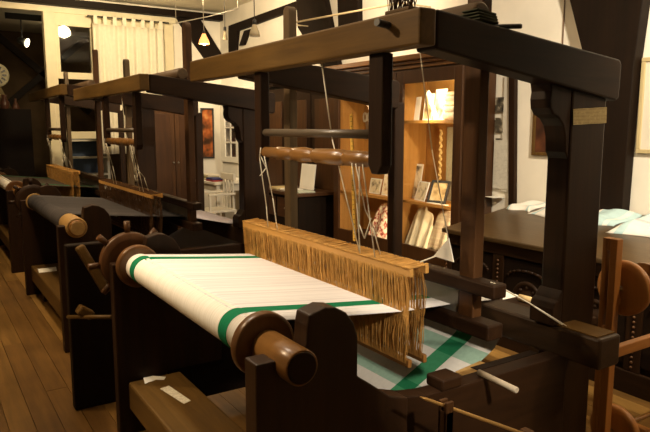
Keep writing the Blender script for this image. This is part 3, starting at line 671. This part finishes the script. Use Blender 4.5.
def flat_cloth(name, x0, x1, y0, y1, lab, mats, h=.03, seed=1, group=None):
    rnd = random.Random(seed); nu, nv = 22, 14; vs = []; fs = []; mi = []
    ph = [rnd.uniform(0, 6) for _ in range(4)]
    for j in range(nv + 1):
        v = j / nv
        for i in range(nu + 1):
            u = i / nu; e = min(1, 6 * min(u, 1 - u, v, 1 - v))
            x = x0 + (x1 - x0) * v + .02 * math.sin(u * 7 + ph[0]); y = y0 + (y1 - y0) * u + .015 * math.sin(v * 6 + ph[1])
            x = min(x, 4.47)
            z = lidz(x) + .004 + e * h * (.65 + .25 * math.sin(u * 9 + ph[2] + 2 * v) + .2 * math.sin(v * 8 + ph[3]))
            vs.append((x, y, z))
    mb = MB()
    for j in range(nv):
        for i in range(nu):
            a = j * (nu + 1) + i; mb.f.append([a, a + nu + 1, a + nu + 2, a + 1])
            u, v = i / nu, j / nv
            mb.m.append(1 if (.12 < u < .2 or .8 < u < .88) and len(mats) > 1 else 2 if len(mats) > 2 and .3 < v < .5 else 0); mb.sm.append(True)
    mb.v = [Vector(p) for p in vs]
    mb.origin = (x0, y0, lidz(x0)); o = mb.build(name, mats)
    sl = o.modifiers.new('thick', 'SOLIDIFY'); sl.thickness = .006; sl.offset = -1
    return tag(o, lab, 'cloth', group)
TW = plain('towel_white', (.74, .72, .66), .95, .1, .05, 20); TB = plain('towel_blue', (.42, .58, .60), .95, .1, .06, 20); TR = plain('towel_rose', (.66, .50, .52), .95, .1, .08, 20)
flat_cloth('folded_towel', 4.18, 4.47, 3.40, 3.655, 'thin white folded towel at the chest end under the notice board', [TW, TB], .03, 2)
flat_cloth('folded_towel', 4.12, 4.46, 2.98, 3.38, 'white and rose folded towel on the chest behind the front loom post', [TW, TB, TR], .05, 3)
flat_cloth('folded_towel', 4.10, 4.46, 2.60, 2.95, 'pale blue folded towel on the chest lid below the dark wall timber', [TB, TW], .05, 4)
flat_cloth('folded_towel', 3.98, 4.44, 1.95, 2.58, 'large white folded towel with a rose stripe on the chest lid', [TW, TB, TR], .065, 5)
q = on_lid(494, 208)
single(MB().prism([(q.x - .07, q.y - .06), (q.x + .05, q.y - .07), (q.x + .08, q.y + .05), (q.x - .05, q.y + .07)], 'z', lidz(q.x + .08) + .001, lidz(q.x + .08) + .004), 'paper_sheet', PAPER, 'small white sheet lying on the bare chest lid', 'paper', (q.x, q.y, lidz(q.x)))

# notice board, pictures and a cord on the right wall
a = P(484, 60, X=XW); b = P(511, 192, X=XW)
nb = thing('notice_board', 'pale notice board with a column of dark photographs beside a timber stud', 'board', (XW - .01, (a.y + b.y) / 2, b.z))
MB().box((XW - .02, b.y, b.z), (XW - .001, min(a.y, 3.98), 2.05)).build('board', plain('board_grey', (.58, .55, .47), .8, .2, .04), nb)
for (u0, v0, u1, v1) in ((486, 98, 495, 112), (485, 118, 495, 132), (485, 138, 495, 156)):
    c = P(u0, v0, X=XW - .022); d = P(u1, v1, X=XW - .022)
    MB().box((XW - .024, d.y, d.z), (XW - .0205, min(c.y, 3.975), c.z)).build('photo', PH, nb)
c = P(494, 140, X=XW - .03); d = P(511, 190, X=XW - .03)
MB().box((XW - .026, d.y, d.z), (XW - .0205, c.y, c.z)).build('notice_sheet', lines_mat('notice_print', (.62, .60, .52), (.42, .40, .34), 26, 'z', .5, 30), nb)
def wall_picture(px0, py0, px1, py1, lab, fr, pic, X=XW, dep=.03):
    a = P(px0, py0, X=X); b = P(px1, py1, X=X); y0, y1 = sorted((a.y, b.y)); zz = sorted((a.z, b.z))
    t = thing('picture_frame', lab, 'picture', (X - .001, (y0 + y1) / 2, zz[0]))
    f = .03
    MB().box((X - dep, y0, zz[0]), (X - .001, y1, zz[0] + f)).box((X - dep, y0, zz[1] - f), (X - .001, y1, zz[1])).box((X - dep, y0, zz[0] + f), (X - .001, y0 + f, zz[1] - f)).box((X - dep, y1 - f, zz[0] + f), (X - .001, y1, zz[1] - f)).build('frame', fr, t, .004)
    MB().box((X - dep * .6, y0 + f, zz[0] + f), (X - .002, y1 - f, zz[1] - f)).build('picture', pic, t)
wall_picture(536, 92, 572, 157, 'dark brown framed picture on the wall behind the front loom post', MID('z'), blotch('dark_portrait', [(.02, .010, .006), (.07, .025, .012), (.14, .05, .02)], 6))
wall_picture(644, 58, 690, 155, 'pale gilt framed picture on the plaster past the dark timber', wood('pale_gilt', (.45, .36, .18), (.60, .50, .28), 'z', .4), plain('pale_mat', (.66, .62, .52), .8, .2, .04))
a = P(562, 60, X=XW - .006); b = P(563, -28, X=XW - .006)
single(MB().tube([(XW - .006, a.y, 1.7), (XW - .006, a.y + .003, 2.6), (XW - .006, b.y, ZC - .002)], .005, 6), 'wall_cable', plain('brown_cable', (.12, .06, .03), .5, .4, .1), 'thin brown cable running up the plaster to the ceiling', 'cable', (XW - .006, a.y, 1.7))

# ------------------------------------------------------------ rear corner: wardrobe, painting, white glazed cupboard, table, chair
wx0, wx1, wyf = 2.98, 3.80, 9.60
wd = thing('wardrobe', 'plain red-brown wooden wardrobe standing before the rear wall', 'wardrobe', ((wx0 + wx1) / 2, wyf + .17, 0))
MB().box((wx0, wyf, 0), (wx1, wyf + .34, 2.05)).build('body', RUST('z'), wd, .006)
for a, b, s_ in ((wx0 + .02, (wx0 + wx1) / 2 - .005, 1), ((wx0 + wx1) / 2 + .005, wx1 - .02, -1)):
    d = MB().box((a, wyf - .025, .1), (b, wyf - .001, 1.98)).build('door', RUST('z'), wd, .004)
    MB().box((a + .07, wyf - .035, .25), (b - .07, wyf - .0255, 1.80)).build('door_panel', CABW('z'), d, .004)
    MB().lathe(((a + b) / 2 + s_ * .16, wyf - .0255, 1.05), ((a + b) / 2 + s_ * .16, wyf - .06, 1.05), [(0, .008), (.015, .008), (.02, .016), (.034, .008)], 12).build('knob', STEEL, d)
a = P(200, 108, Y=YB); b = P(214, 158, Y=YB)
t = thing('painting', 'narrow dark painting with a red glow in a black frame', 'painting', ((a.x + b.x) / 2, YB - .01, b.z))
MB().box((a.x, YB - .035, b.z), (b.x, YB - .001, b.z + .025)).box((a.x, YB - .035, a.z - .025), (b.x, YB - .001, a.z)).box((a.x, YB - .035, b.z + .025), (a.x + .025, YB - .001, a.z - .025)).box((b.x - .025, YB - .035, b.z + .025), (b.x, YB - .001, a.z - .025)).build('frame', METAL, t, .003)
MB().box((a.x + .025, YB - .02, b.z + .025), (b.x - .025, YB - .002, a.z - .025)).build('canvas', blotch('dark_canvas', [(.02, .01, .006), (.10, .04, .015), (.45, .12, .03), (.6, .35, .12)], 5, .5), t)
# white glazed cupboard against the right wall
gc = thing('glazed_cupboard', 'narrow white cupboard with small glass panes in the rear corner', 'cupboard', (4.4, 9.42, 0))
gx, g0, g1 = 4.30, 8.98, 9.86
MB().box((gx, g0, 0), (4.49, g1, 1.02)).box((gx, g0, 1.02), (4.49, g0 + .04, 2.15)).box((gx, g1 - .04, 1.02), (4.49, g1, 2.15)).box((gx, g0, 2.15), (4.49, g1, 2.22)).box((4.46, g0 + .04, 1.02), (4.49, g1 - .04, 2.15)).build('body', WHITE, gc, .006)
dr = MB().box((gx - .025, g0, 1.03), (gx - .001, g0 + .28, 2.15)).box((gx - .025, g1 - .18, 1.03), (gx - .001, g1, 2.15)).box((gx - .025, g0 + .28, 1.03), (gx - .001, g1 - .18, 1.12)).box((gx - .025, g0 + .28, 2.06), (gx - .001, g1 - .18, 2.15)).build('door', WHITE, gc, .003)
MB().box((gx - .02, (g0 + g1) / 2 + .04, 1.12), (gx - .004, (g0 + g1) / 2 + .065, 2.06)).box((gx - .02, g0 + .28, 1.34), (gx - .004, g1 - .18, 1.365)).box((gx - .02, g0 + .28, 1.58), (gx - .004, g1 - .18, 1.605)).box((gx - .02, g0 + .28, 1.82), (gx - .004, g1 - .18, 1.845)).build('glazing_bars', WHITE, dr)
MB().box((gx - .0135, g0 + .27, 1.11), (gx - .0095, g1 - .17, 2.07)).build('pane', glass(), dr)
for z in (1.35, 1.59, 1.83): MB().box((gx + .02, g0 + .04, z), (4.455, g1 - .04, z + .02)).build('shelf', plain('cupboard_inside', (.12, .045, .03), .6, .3, .3), gc)
MB().box((4.455, g0 + .04, 1.02), (4.4595, g1 - .04, 2.15)).build('back_lining', MATS['cupboard_inside'], gc)
# white table with books and a white chair
tq = thing('side_table', 'small white painted table with books on it in the rear corner', 'table', (3.78, 8.95, 0))
tx0, tx1, ty0, ty1, tz = 3.60, 4.27, 8.55, 9.30, .80
MB().box((tx0, ty0, tz - .04), (tx1, ty1, tz)).build('table_top', WHITE, tq, .006)
MB().box((tx0 + .05, ty0 + .05, tz - .14), (tx1 - .05, ty1 - .05, tz - .04)).build('apron', WHITE, tq)
for a in (tx0 + .05, tx1 - .10):
    for b in (ty0 + .05, ty1 - .10):
        MB().box((a, b, 0), (a + .05, b + .05, tz - .14)).build('leg', WHITE, tq, .004)
bk = [((.32, .05, .05), 'red'), ((.03, .04, .16), 'navy blue'), ((.62, .55, .38), 'cream'), ((.30, .26, .12), 'olive'), ((.66, .60, .46), 'pale')]
z = tz; zz2 = tz
for k, (c, nm) in enumerate(bk):
    m = plain('cover_' + nm.replace(' ', '_'), c, .6, .3, .1)
    if k < 2:
        b = MB().box((3.62, 8.66 - .0, z), (3.80, 8.92, z + .025)); o = (3.70, 8.8, z); z += .025
    else:
        b = MB().box((3.63 + .01 * k, 8.96, zz2), (3.85, 9.22 + .008 * k, zz2 + .028)); o = (3.70, 9.1, zz2); zz2 += .028
    single(b, 'book', m, nm + ' covered book lying on the white corner table', 'book', o, 'books on the white table', .003)
chx, chy = 3.50, 8.28
cr = thing('white_chair', 'white painted wooden armchair in front of the white corner table', 'chair', (chx, chy, 0))
MB().box((chx - .22, chy - .22, .42), (chx + .22, chy + .22, .455)).build('seat', WHITE, cr, .008)
for sx in (-1, 1):
    for sy in (-1, 1):
        MB().box((chx + sx * .2 - .02, chy + sy * .2 - .02, 0), (chx + sx * .2 + .02, chy + sy * .2 + .02, .42 if sx > 0 else .42)).build('leg', WHITE, cr)
    MB().box((chx - .2, chy + sx * .21 - .025, .66), (chx + .2, chy + sx * .21 + .025, .69)).build('armrest', WHITE, cr, .006)
    MB().box((chx - .19, chy + sx * .21 - .015, .455), (chx - .16, chy + sx * .21 + .015, .66)).build('arm_post', WHITE, cr)
for k in range(4):
    MB().box((chx + .185, chy - .17 + .105 * k, .455), (chx + .205, chy - .145 + .105 * k, .92)).build('back_slat', WHITE, cr)
MB().box((chx + .175, chy - .22, .86), (chx + .215, chy + .22, .95)).build('back_rail', WHITE, cr, .006)

# tall dark cupboard along the right wall
tc = thing('tall_cupboard', 'tall near-black cupboard behind the low desk beside the display cabinet', 'cupboard', (4.4, 7.35, 0))
MB().box((4.32, 6.32, 0), (4.49, 8.35, 2.16)).build('body', BLACK('z'), tc, .006)
MB().box((4.28, 6.28, 2.16), (4.49, 8.39, 2.22)).build('cornice', DARK('y'), tc, .006)
for k in range(3):
    y0 = 6.35 + .665 * k
    d = MB().box((4.296, y0, .12), (4.319, y0 + .64, 2.12)).build('door', DARK('z'), tc, .004)
    MB().box((4.288, y0 + .09, .3), (4.2955, y0 + .55, 1.95)).build('door_panel', RUST('z'), d, .004)
# low desk with papers between the looms and the cabinet
dk = thing('writing_desk', 'dark low desk with a slanting paper stand beside the display cabinet', 'desk', (4.0, 6.9, 0))
MB().box((3.70, 6.35, .78), (4.27, 7.5, .82)).build('desk_top', CABW('y'), dk, .005)
MB().box((3.75, 6.40, 0), (4.25, 7.45, .78)).build('body', BLACK('z'), dk, .005)
for k in range(2):
    d = MB().box((3.735, 6.45 + .5 * k, .50), (3.749, 6.90 + .5 * k, .74)).build('drawer', CABW('y'), dk, .004)
    MB().lathe((3.735, 6.675 + .5 * k, .62), (3.71, 6.675 + .5 * k, .62), [(0, .008), (.012, .016), (.025, .008)], 12).build('knob', STEEL, d)
q = P(317, 196, X=4.30); leaning('document', 4.10, 6.80, .82, .34, .32, plain('document_white', (.82, .80, .72), .8, .2, .03), 'large plain white document propped on the dark desk', 'paper', .12)
for k, (yy, c, nm) in enumerate(((6.55, (.55, .60, .50), 'greenish'), (6.83, (.80, .78, .70), 'white'), (7.1, (.62, .50, .26), 'yellow'))):
    single(MB().prism([(3.78, yy - .11), (4.00, yy - .13), (4.02, yy + .10), (3.80, yy + .12)], 'z', .8205, .832 + .004 * k), 'paper_pile', plain('pile_' + nm, c, .8, .2, .08), nm + ' pile of papers lying on the dark desk', 'papers', (3.90, yy, .82), 'papers on the desk')

# ------------------------------------------------------------ lamps hung from wires
def pendant(px, py, Yd, lab, lit):
    q = P(px, py, Y=Yd)
    t = thing('pendant_lamp', lab, 'lamp', (q.x, q.y, q.z), 'glass pendants hung from the ceiling')
    MB().tube([(q.x, q.y, ZC - .001), (q.x, q.y, q.z + .06)], .004, 6).build('cord', METAL if not lit else CORD, t)
    MB().lathe((q.x, q.y, q.z + .09), (q.x, q.y, q.z + .04), [(0, .010), (.01, .018), (.05, .02)], 12).build('socket', METAL, t)
    k_ = 1.0 if lit else (.45 if px < 240 else .8)
    sh = plain('lit_glass', (1.0, .42, .13), .3, .4, .05, emit=1.6) if lit else plain('frosted_glass', (.45, .38, .24), .25, .5, .05)
    MB().lathe((q.x, q.y, q.z + .05), (q.x, q.y, q.z - .07), [(0, .02 * k_), (.03, .032 * k_), (.08, .058 * k_), (.12, .066 * k_)], 20).build('glass_shade', sh, t)
    if lit:
        MB().lathe((q.x, q.y, q.z - .03), (q.x, q.y, q.z - .085), [(0, .02), (.03, .03), (.055, .012)], 14).build('bulb', plain('lit_bulb', (1.0, .8, .5), .3, .4, .0, emit=6.0), t)
        d = bpy.data.lights.new('lamp_light', 'POINT'); d.energy = 14; d.color = WARM; d.shadow_soft_size = .05
        o = bpy.data.objects.new('lamp_light', d); C.objects.link(o); o.location = (q.x, q.y, q.z - .14)
pendant(204, 38, 7.4, 'lit orange glass pendant lamp hanging above the dark-warped loom', True)
pendant(225, 34, 7.4, 'small unlit pendant lamp hanging beside the lit orange one', False)
pendant(254.5, 29, 5.6, 'unlit pale bell-shaped pendant in front of the timber frame', False)
a = P(176, 23, Y=7.4); b = P(238, 9, Y=7.4)
single(MB().tube([a, (a + b) / 2 - Vector((0, 0, .01)), b, (b.x, b.y, ZC - .001)], .006, 6).tube([a, (a.x, a.y, ZC - .001)], .004, 6), 'lamp_wire', CORD, 'thin stretched lamp wire crossing above the looms', 'wire', tuple(a))
a = P(286, 24, X=4.1); b = P(400, 3, X=4.1)
single(MB().tube([a, b], .011, 8).tube([a, (XW - .001, a.y, a.z)], .008, 6).tube([b, (XW - .001, b.y, b.z)], .008, 6), 'lamp_track', plain('pale_rail', (.62, .50, .30), .5, .4, .05), 'pale lamp rail fixed across the timbers above the cabinet', 'rail', tuple(a))
# lamps of the room beyond
def track_spot(px, py, Yd, lab):
    q = P(px, py, Y=Yd); t = thing('spot_lamp', lab, 'lamp', (q.x, q.y, q.z))
    MB().box((q.x - .3, q.y - .02, ZC - .10), (q.x + .3, q.y + .02, ZC - .001)).build('track', METAL, t)
    MB().cyl((q.x - .06, q.y, ZC - .10), (q.x - .06, q.y, q.z + .05), .012, 8).build('stem', METAL, t)
    MB().lathe((q.x - .12, q.y + .04, q.z + .05), (q.x + .02, q.y - .03, q.z), [(0, .04), (.02, .055), (.13, .06)], 16).build('housing', METAL, t)
    MB().lathe((q.x + .012, q.y - .026, q.z + .002), (q.x + .03, q.y - .036, q.z - .004), [(0, .075), (.015, .07), (.03, .03)], 16).build('bulb', plain('bright_bulb', (1.0, .82, .50), .3, .4, .0, emit=10.0), t)
track_spot(26, 43, 12.2, 'small glowing spot lamp on a black track in the dim room beyond')
q = P(59, 33, Y=12.6)
t = thing('ceiling_lamp', 'glowing oval ceiling lamp seen through the glazed partition', 'lamp', (q.x, q.y, q.z))
MB().lathe((q.x, q.y, q.z + .10), (q.x, q.y, q.z - .06), [(0, .12), (.08, .14), (.09, .20), (.12, .19), (.155, .08)], 24).build('diffuser', plain('lit_diffuser', (1.0, .78, .42), .4, .3, .0, emit=4.0), t)
MB().cyl((q.x, q.y, q.z + .10), (q.x, q.y, ZC - .001), .02, 8).build('stem', METAL, t)
q = P(-4, 75, Y=13.19)
t = thing('wall_clock', 'round pale openwork clock on the tan attic wall', 'clock', (q.x, 13.19, q.z))
MB().lathe((q.x, 13.198, q.z), (q.x, 13.16, q.z), [(0, .22), (.03, .22), (.035, .19)], 28).build('dial', plain('dial', (.60, .55, .36), .5, .4, .15, 20), t)
for k in range(12):
    an = k * math.pi / 6
    MB().bar((q.x + .10 * math.cos(an), 13.155, q.z + .10 * math.sin(an)), (q.x + .17 * math.cos(an), 13.155, q.z + .17 * math.sin(an)), .03, .01, (0, 1, 0)).build('mark', METAL, t)
for k, (px, h, lab) in enumerate(((4, .26, 'short dark jug on the ledge under the clock'), (15, .20, 'slim dark bottle on the ledge under the clock'))):
    q = P(px, 100, Y=13.0)
    single(MB().lathe((q.x, 12.95, 1.92), (q.x, 12.95, 1.92 + h), [(0, .06), (.02, .075), (h * .5, .08 if k == 0 else .04), (h * .75, .04 if k == 0 else .018), (h, .05 if k == 0 else .02)], 16), 'jug' if k == 0 else 'bottle', plain('brown_glaze', (.12, .05, .03), .3, .5, .2), lab, 'jug' if k == 0 else 'bottle', (q.x, 12.95, 1.92))
# storage rack and easel beyond the partition, low tables with a picture easel at the left
rk = thing('storage_rack', 'pale shelf rack with a dark blue back beyond the glazed partition', 'rack', (2.35, 10.9, 0))
for x in (2.05, 2.65): MB().box((x, 10.8, 0), (x + .04, 11.1, 1.45)).build('side', WHITE, rk)
for k in range(5): MB().box((2.09, 10.8, .25 + .28 * k), (2.65, 11.1, .275 + .28 * k)).build('shelf', WHITE, rk)
MB().box((2.09, 11.08, 0), (2.65, 11.1, 1.45)).build('back_panel', plain('blue_panel', (.05, .075, .13), .6, .3, .2), rk)

# ------------------------------------------------------------ things around the front loom
def slip(pts, z, lab, mat=PAPER, name='paper_slip', cat='paper', group=None):
    q = [P(a, b, Z=z) for a, b in pts]
    return single(MB().prism([(p.x, p.y) for p in q], 'z', z, z + .002), name, mat, lab, cat, tuple(q[0]), group)
slip([(143, 377), (152, 376), (166, 377), (164, 380), (156, 380), (145, 384)], .2905, 'crumpled white scrap on the low beam of the white-warped loom')
slip([(160, 389), (169, 386), (191, 401), (184, 404)], .2905, 'long white label strip lying on the low beam', lines_mat('strip_print', (.80, .78, .68), (.45, .42, .35), 40, 'y', .5, 60))
slip([(38, 269), (56, 267), (57, 271), (39, 273)], .2905, 'white slip of paper on the low beam of the blue-black loom')
slip([(196, 384), (206, 372), (222, 379), (218, 392), (203, 392)], .003, 'torn tan cardboard piece on the floor planks', plain('cardboard', (.42, .24, .11), .9, .1, .1), 'cardboard_scrap', 'cardboard')
# measuring stick resting on the back heddle shaft
a = P(353.5, 114, X=1.61); b = P(357, 236, X=1.60)
a = Vector((1.598, a.y, a.z)); b = Vector((1.588, b.y, 1.104))
ms = thing('measuring_stick', 'yellow notched measuring stick standing upright behind the turned roller', 'stick', tuple(b))
MB().bar(a, b, .006, .017, (0, 1, 0)).build('stick', wood('yellow_stick', (.62, .36, .05), (.80, .50, .10), 'z', .5), ms)
for k in range(26):
    p = b.lerp(a, (k + .5) / 26) + Vector((-.0037, 0, 0))
    MB().box((p.x - .0006, p.y - .008, p.z - .0012), (p.x + .0004, p.y + .002, p.z + .0012)).build('tick', METAL, ms)
# cord and paper tag by the batten
a = P(418, 62, X=1.74); m_ = P(432, 150, X=1.74); b = P(449, 243, X=1.74)
pt = thing('hanging_tag', 'white folded paper tag on a long cord by the batten', 'tag', (b.x, b.y, b.z - .06))
a.z = 1.955; a.x = 1.74
MB().tube([(1.74, a.y, 1.955), m_, b], .0022, 6).build('cord', CORD, pt)
q = [P(449, 238, X=1.735), P(454, 262, X=1.735), P(434, 256, X=1.735)]
MB().prism([(p.y, p.z) for p in q], 'x', 1.732, 1.736).build('tag', PAPER, pt)
c0 = P(436, 256, X=1.73); c1 = P(412, 265, X=1.62)
MB().tube([c0, c1], .003, 6).build('tie', CORD, pt)
# cords from batten to breast beam
a = P(497, 281, X=1.80); b = Vector((2.21, 1.60, .782))
single(MB().tube([(1.80, a.y + .03, 1.014), (2.0, (a.y + b.y) / 2, .905), b], .003, 6).tube([(1.80, a.y + .015, 1.014), (2.0, (a.y + b.y) / 2 - .02, .90), b + Vector((0, -.02, 0))], .0025, 6), 'tie_cord', CORD, 'pair of thin cords stretched from batten cap to breast beam', 'cord', tuple(b))
# weaver's bench with scraps
bn = thing('weaver_bench', 'low dark bench behind the breast beam of the white-warped loom', 'bench', (3.0, 2.5, 0))
MB().box((2.86, 2.05, .50), (3.14, 3.15, .545)).build('seat', DARK('y'), bn, .008)
for yy in (2.1, 3.04): MB().box((2.90, yy, 0), (3.10, yy + .06, .50)).build('leg', DARK('z'), bn, .006)
q = P(510, 296, Z=.5475)
slip([(497, 289), (497, 301), (520, 296)], .5462, 'white paper triangle lying on the dark weaving bench')
q = P(526, 300, Z=.56)
single(MB().cyl((q.x, q.y - .05, .566), (q.x, q.y + .05, .566), .02, 16), 'yarn_spool', plain('beige_yarn', (.62, .46, .24), .9, .1, .15, 40), 'beige yarn spool lying on the dark weaving bench', 'spool', (q.x, q.y, .546))
# pale board inside the side rail, white tube across the rail
q = [P(a, b, Z=.60) for a, b in ((478, 361), (498, 368), (487, 383), (468, 375))]
pts = [(1.80, 1.655), (1.975, 1.655), (1.975, 1.83), (1.80, 1.80)]
MB().prism(pts, 'z', .585, .60).build('ledge_board', wood('speckled_pine', (.35, .20, .06), (.62, .40, .15), 'y', .6), front_loom, .002, label='pale speckled ledge board inside the side rail')
a = P(486, 375.5, Z=.668); b = P(517, 390.5, Z=.668); d = (b - a).normalized(); L = (b - a).length
a = a - d * .04; L += .04
single(MB().lathe(a, a + d * L, [(0, .008), (.002, .0115), (L - .002, .0115), (L, .009)], 16), 'paper_tube', plain('tube_grey', (.40, .35, .27), .6, .3, .06), 'slim pale paper tube lying across the side rail', 'tube', tuple(a))
# cloth on the near top beam of the front loom
q = P(485, 24, Y=1.62); zb = 1.985 - (q.x - 1.47) * .102
gcl = MB()
for k in range(4):
    gcl.prism([(q.x - .048, zb + .006 + k * .011 + .004), (q.x + .048, zb - .001 + k * .010), (q.x + .050, zb + .009 + k * .010), (q.x - .044, zb + .016 + k * .011)], 'y', 1.60 + .004 * k, 1.70 - .003 * k)
single(gcl, 'folded_cloth', plain('dull_green_cloth', (.055, .060, .040), .9, .1, .15, 30), 'small folded dull green cloth on the near top beam', 'cloth', (q.x, 1.65, zb), bevel=.003)
q = P(500, 28, Y=1.64); q2 = P(515, 27, Y=1.60)
single(MB().lathe((q.x - .02, 1.66, 1.985 - (q.x - 1.49) * .102 + .009), (q2.x + .02, 1.57, 1.985 - (q.x - 1.47) * .102 + .008), [(0, .005), (.005, .009), (.10, .009), (.105, .006)], 12), 'shuttle_pin', METAL, 'short black pin lying beside the folded green cloth', 'pin', (q.x, 1.64, 1.9))
# dry bristles of a brush standing on the top cross beam
q = P(400, 8, X=1.43)
br = thing('bristle_brush', 'brush of stiff brown bristles lying on the top cross beam corner', 'brush', (1.43, q.y, 1.985))
MB().box((1.41, q.y - .07, 1.985), (1.455, q.y + .06, 2.0)).build('stock', MID('y'), br, .004)
mb = MB(); rnd = random.Random(3)
for k in range(70):
    yy = q.y - .065 + .12 * rnd.random(); x = 1.415 + .035 * rnd.random()
    mb.tube([(x, yy, 2.0), (x + rnd.uniform(-.015, .015), yy + rnd.uniform(-.02, .02), 2.05 + .02 * rnd.random())], .0018, 4)
mb.build('bristles', RUST('z'), br, kind='stuff')

# bobbin winder frame right of the front post
def winder():
    t = thing('bobbin_winder', 'orange beech winding frame with a slotted upright and round discs', 'winder', (2.75, 1.62, 0))
    y0, y1 = 1.578, 1.648; ys0, ys1 = 1.612, 1.626
    for x in (2.53, 3.05):
        MB().box((x, y0, 0), (x + .045, ys0, 1.115)).box((x, ys1, 0), (x + .045, y1, 1.115)).box((x, ys0, 1.06), (x + .045, ys1, 1.115)).box((x, ys0, 0), (x + .045, ys1, .72)).build('slotted_upright', ORANGE('z'), t, .004)
    for z, h in ((.845, .035), (.61, .05)):
        MB().box((2.575, y0 + .01, z - h), (3.05, y0 + .045, z)).build('cross_rail', ORANGE('x'), t, .005)
    yc, z1, z2 = 1.59, .885, .21
    for z, r, nm in ((z1, .125, 'upper_disc'), (z2, .12, 'lower_disc')):
        MB().lathe((2.60, yc, z), (2.645, yc, z), [(0, r * .75), (.004, r * .95), (.012, r), (.033, r), (.041, r * .95), (.045, r * .75)], 40).build(nm, ORANGE('z'), t)
        MB().cyl((2.576, yc, z), (3.049, yc, z), .012, 12).build('axle', TURN('x'), t)
    for k in range(6):
        an = k * math.pi / 3
        MB().cyl((2.78, yc + .08 * math.cos(an), z1 + .08 * math.sin(an)), (2.98, yc + .08 * math.cos(an), z1 + .08 * math.sin(an)), .009, 8).build('swift_rod', TURN('x'), t)
    for x in (2.77, 2.96):
        MB().lathe((x, yc, z1), (x + .02, yc, z1), [(0, .095), (.02, .095)], 24).build('swift_disc', TURN('z'), t)
    for x in (2.53, 3.05):
        MB().box((x, y0 - .14, 0), (x + .045, y0 - .0005, .05)).build('foot', ORANGE('y'), t, .005)
        MB().box((x, y1 + .0005, 0), (x + .045, y1 + .14, .05)).build('foot', ORANGE('y'), t, .005)
winder()
# spindle stand in front of the side rail
def spindle():
    a = P(420, 397, Y=1.42); b = P(524, 434, Y=1.30); c = a.lerp(b, .24)
    t = thing('spindle_stand', 'small brown stand holding a long brass spindle beside the side rail', 'stand', (c.x, c.y, 0))
    MB().lathe(a, b, [(0, .002), (.02, .0055), ((b - a).length, .0065)], 12).build('spindle', plain('brass', (.55, .32, .10), .3, .5, .1, metal=.6), t)
    for s in (-1, 1):
        MB().box((c.x - .016, c.y + s * .013 - .006, .5), (c.x + .016, c.y + s * .013 + .006, c.z + .02)).build('fork', RUST('z'), t, .003)
    MB().box((c.x - .016, c.y - .019, .46), (c.x + .016, c.y + .019, c.z - .012)).build('fork_base', RUST('z'), t, .003)
    MB().box((c.x - .06, c.y - .045, .40), (c.x + .32, c.y + .035, .46)).build('stand_top', RUST('x'), t, .006)
    for dx in (-.04, .26):
        MB().box((c.x + dx, c.y - .03, 0), (c.x + dx + .04, c.y + .02, .40)).build('leg', RUST('z'), t, .004)
    d = a.lerp(b, .97)
    MB().box((c.x + .27, b.y - .02, .46), (c.x + .30, b.y + .02, max(.47, b.z + .01))).build('rear_fork', RUST('z'), t, .003)
spindle()
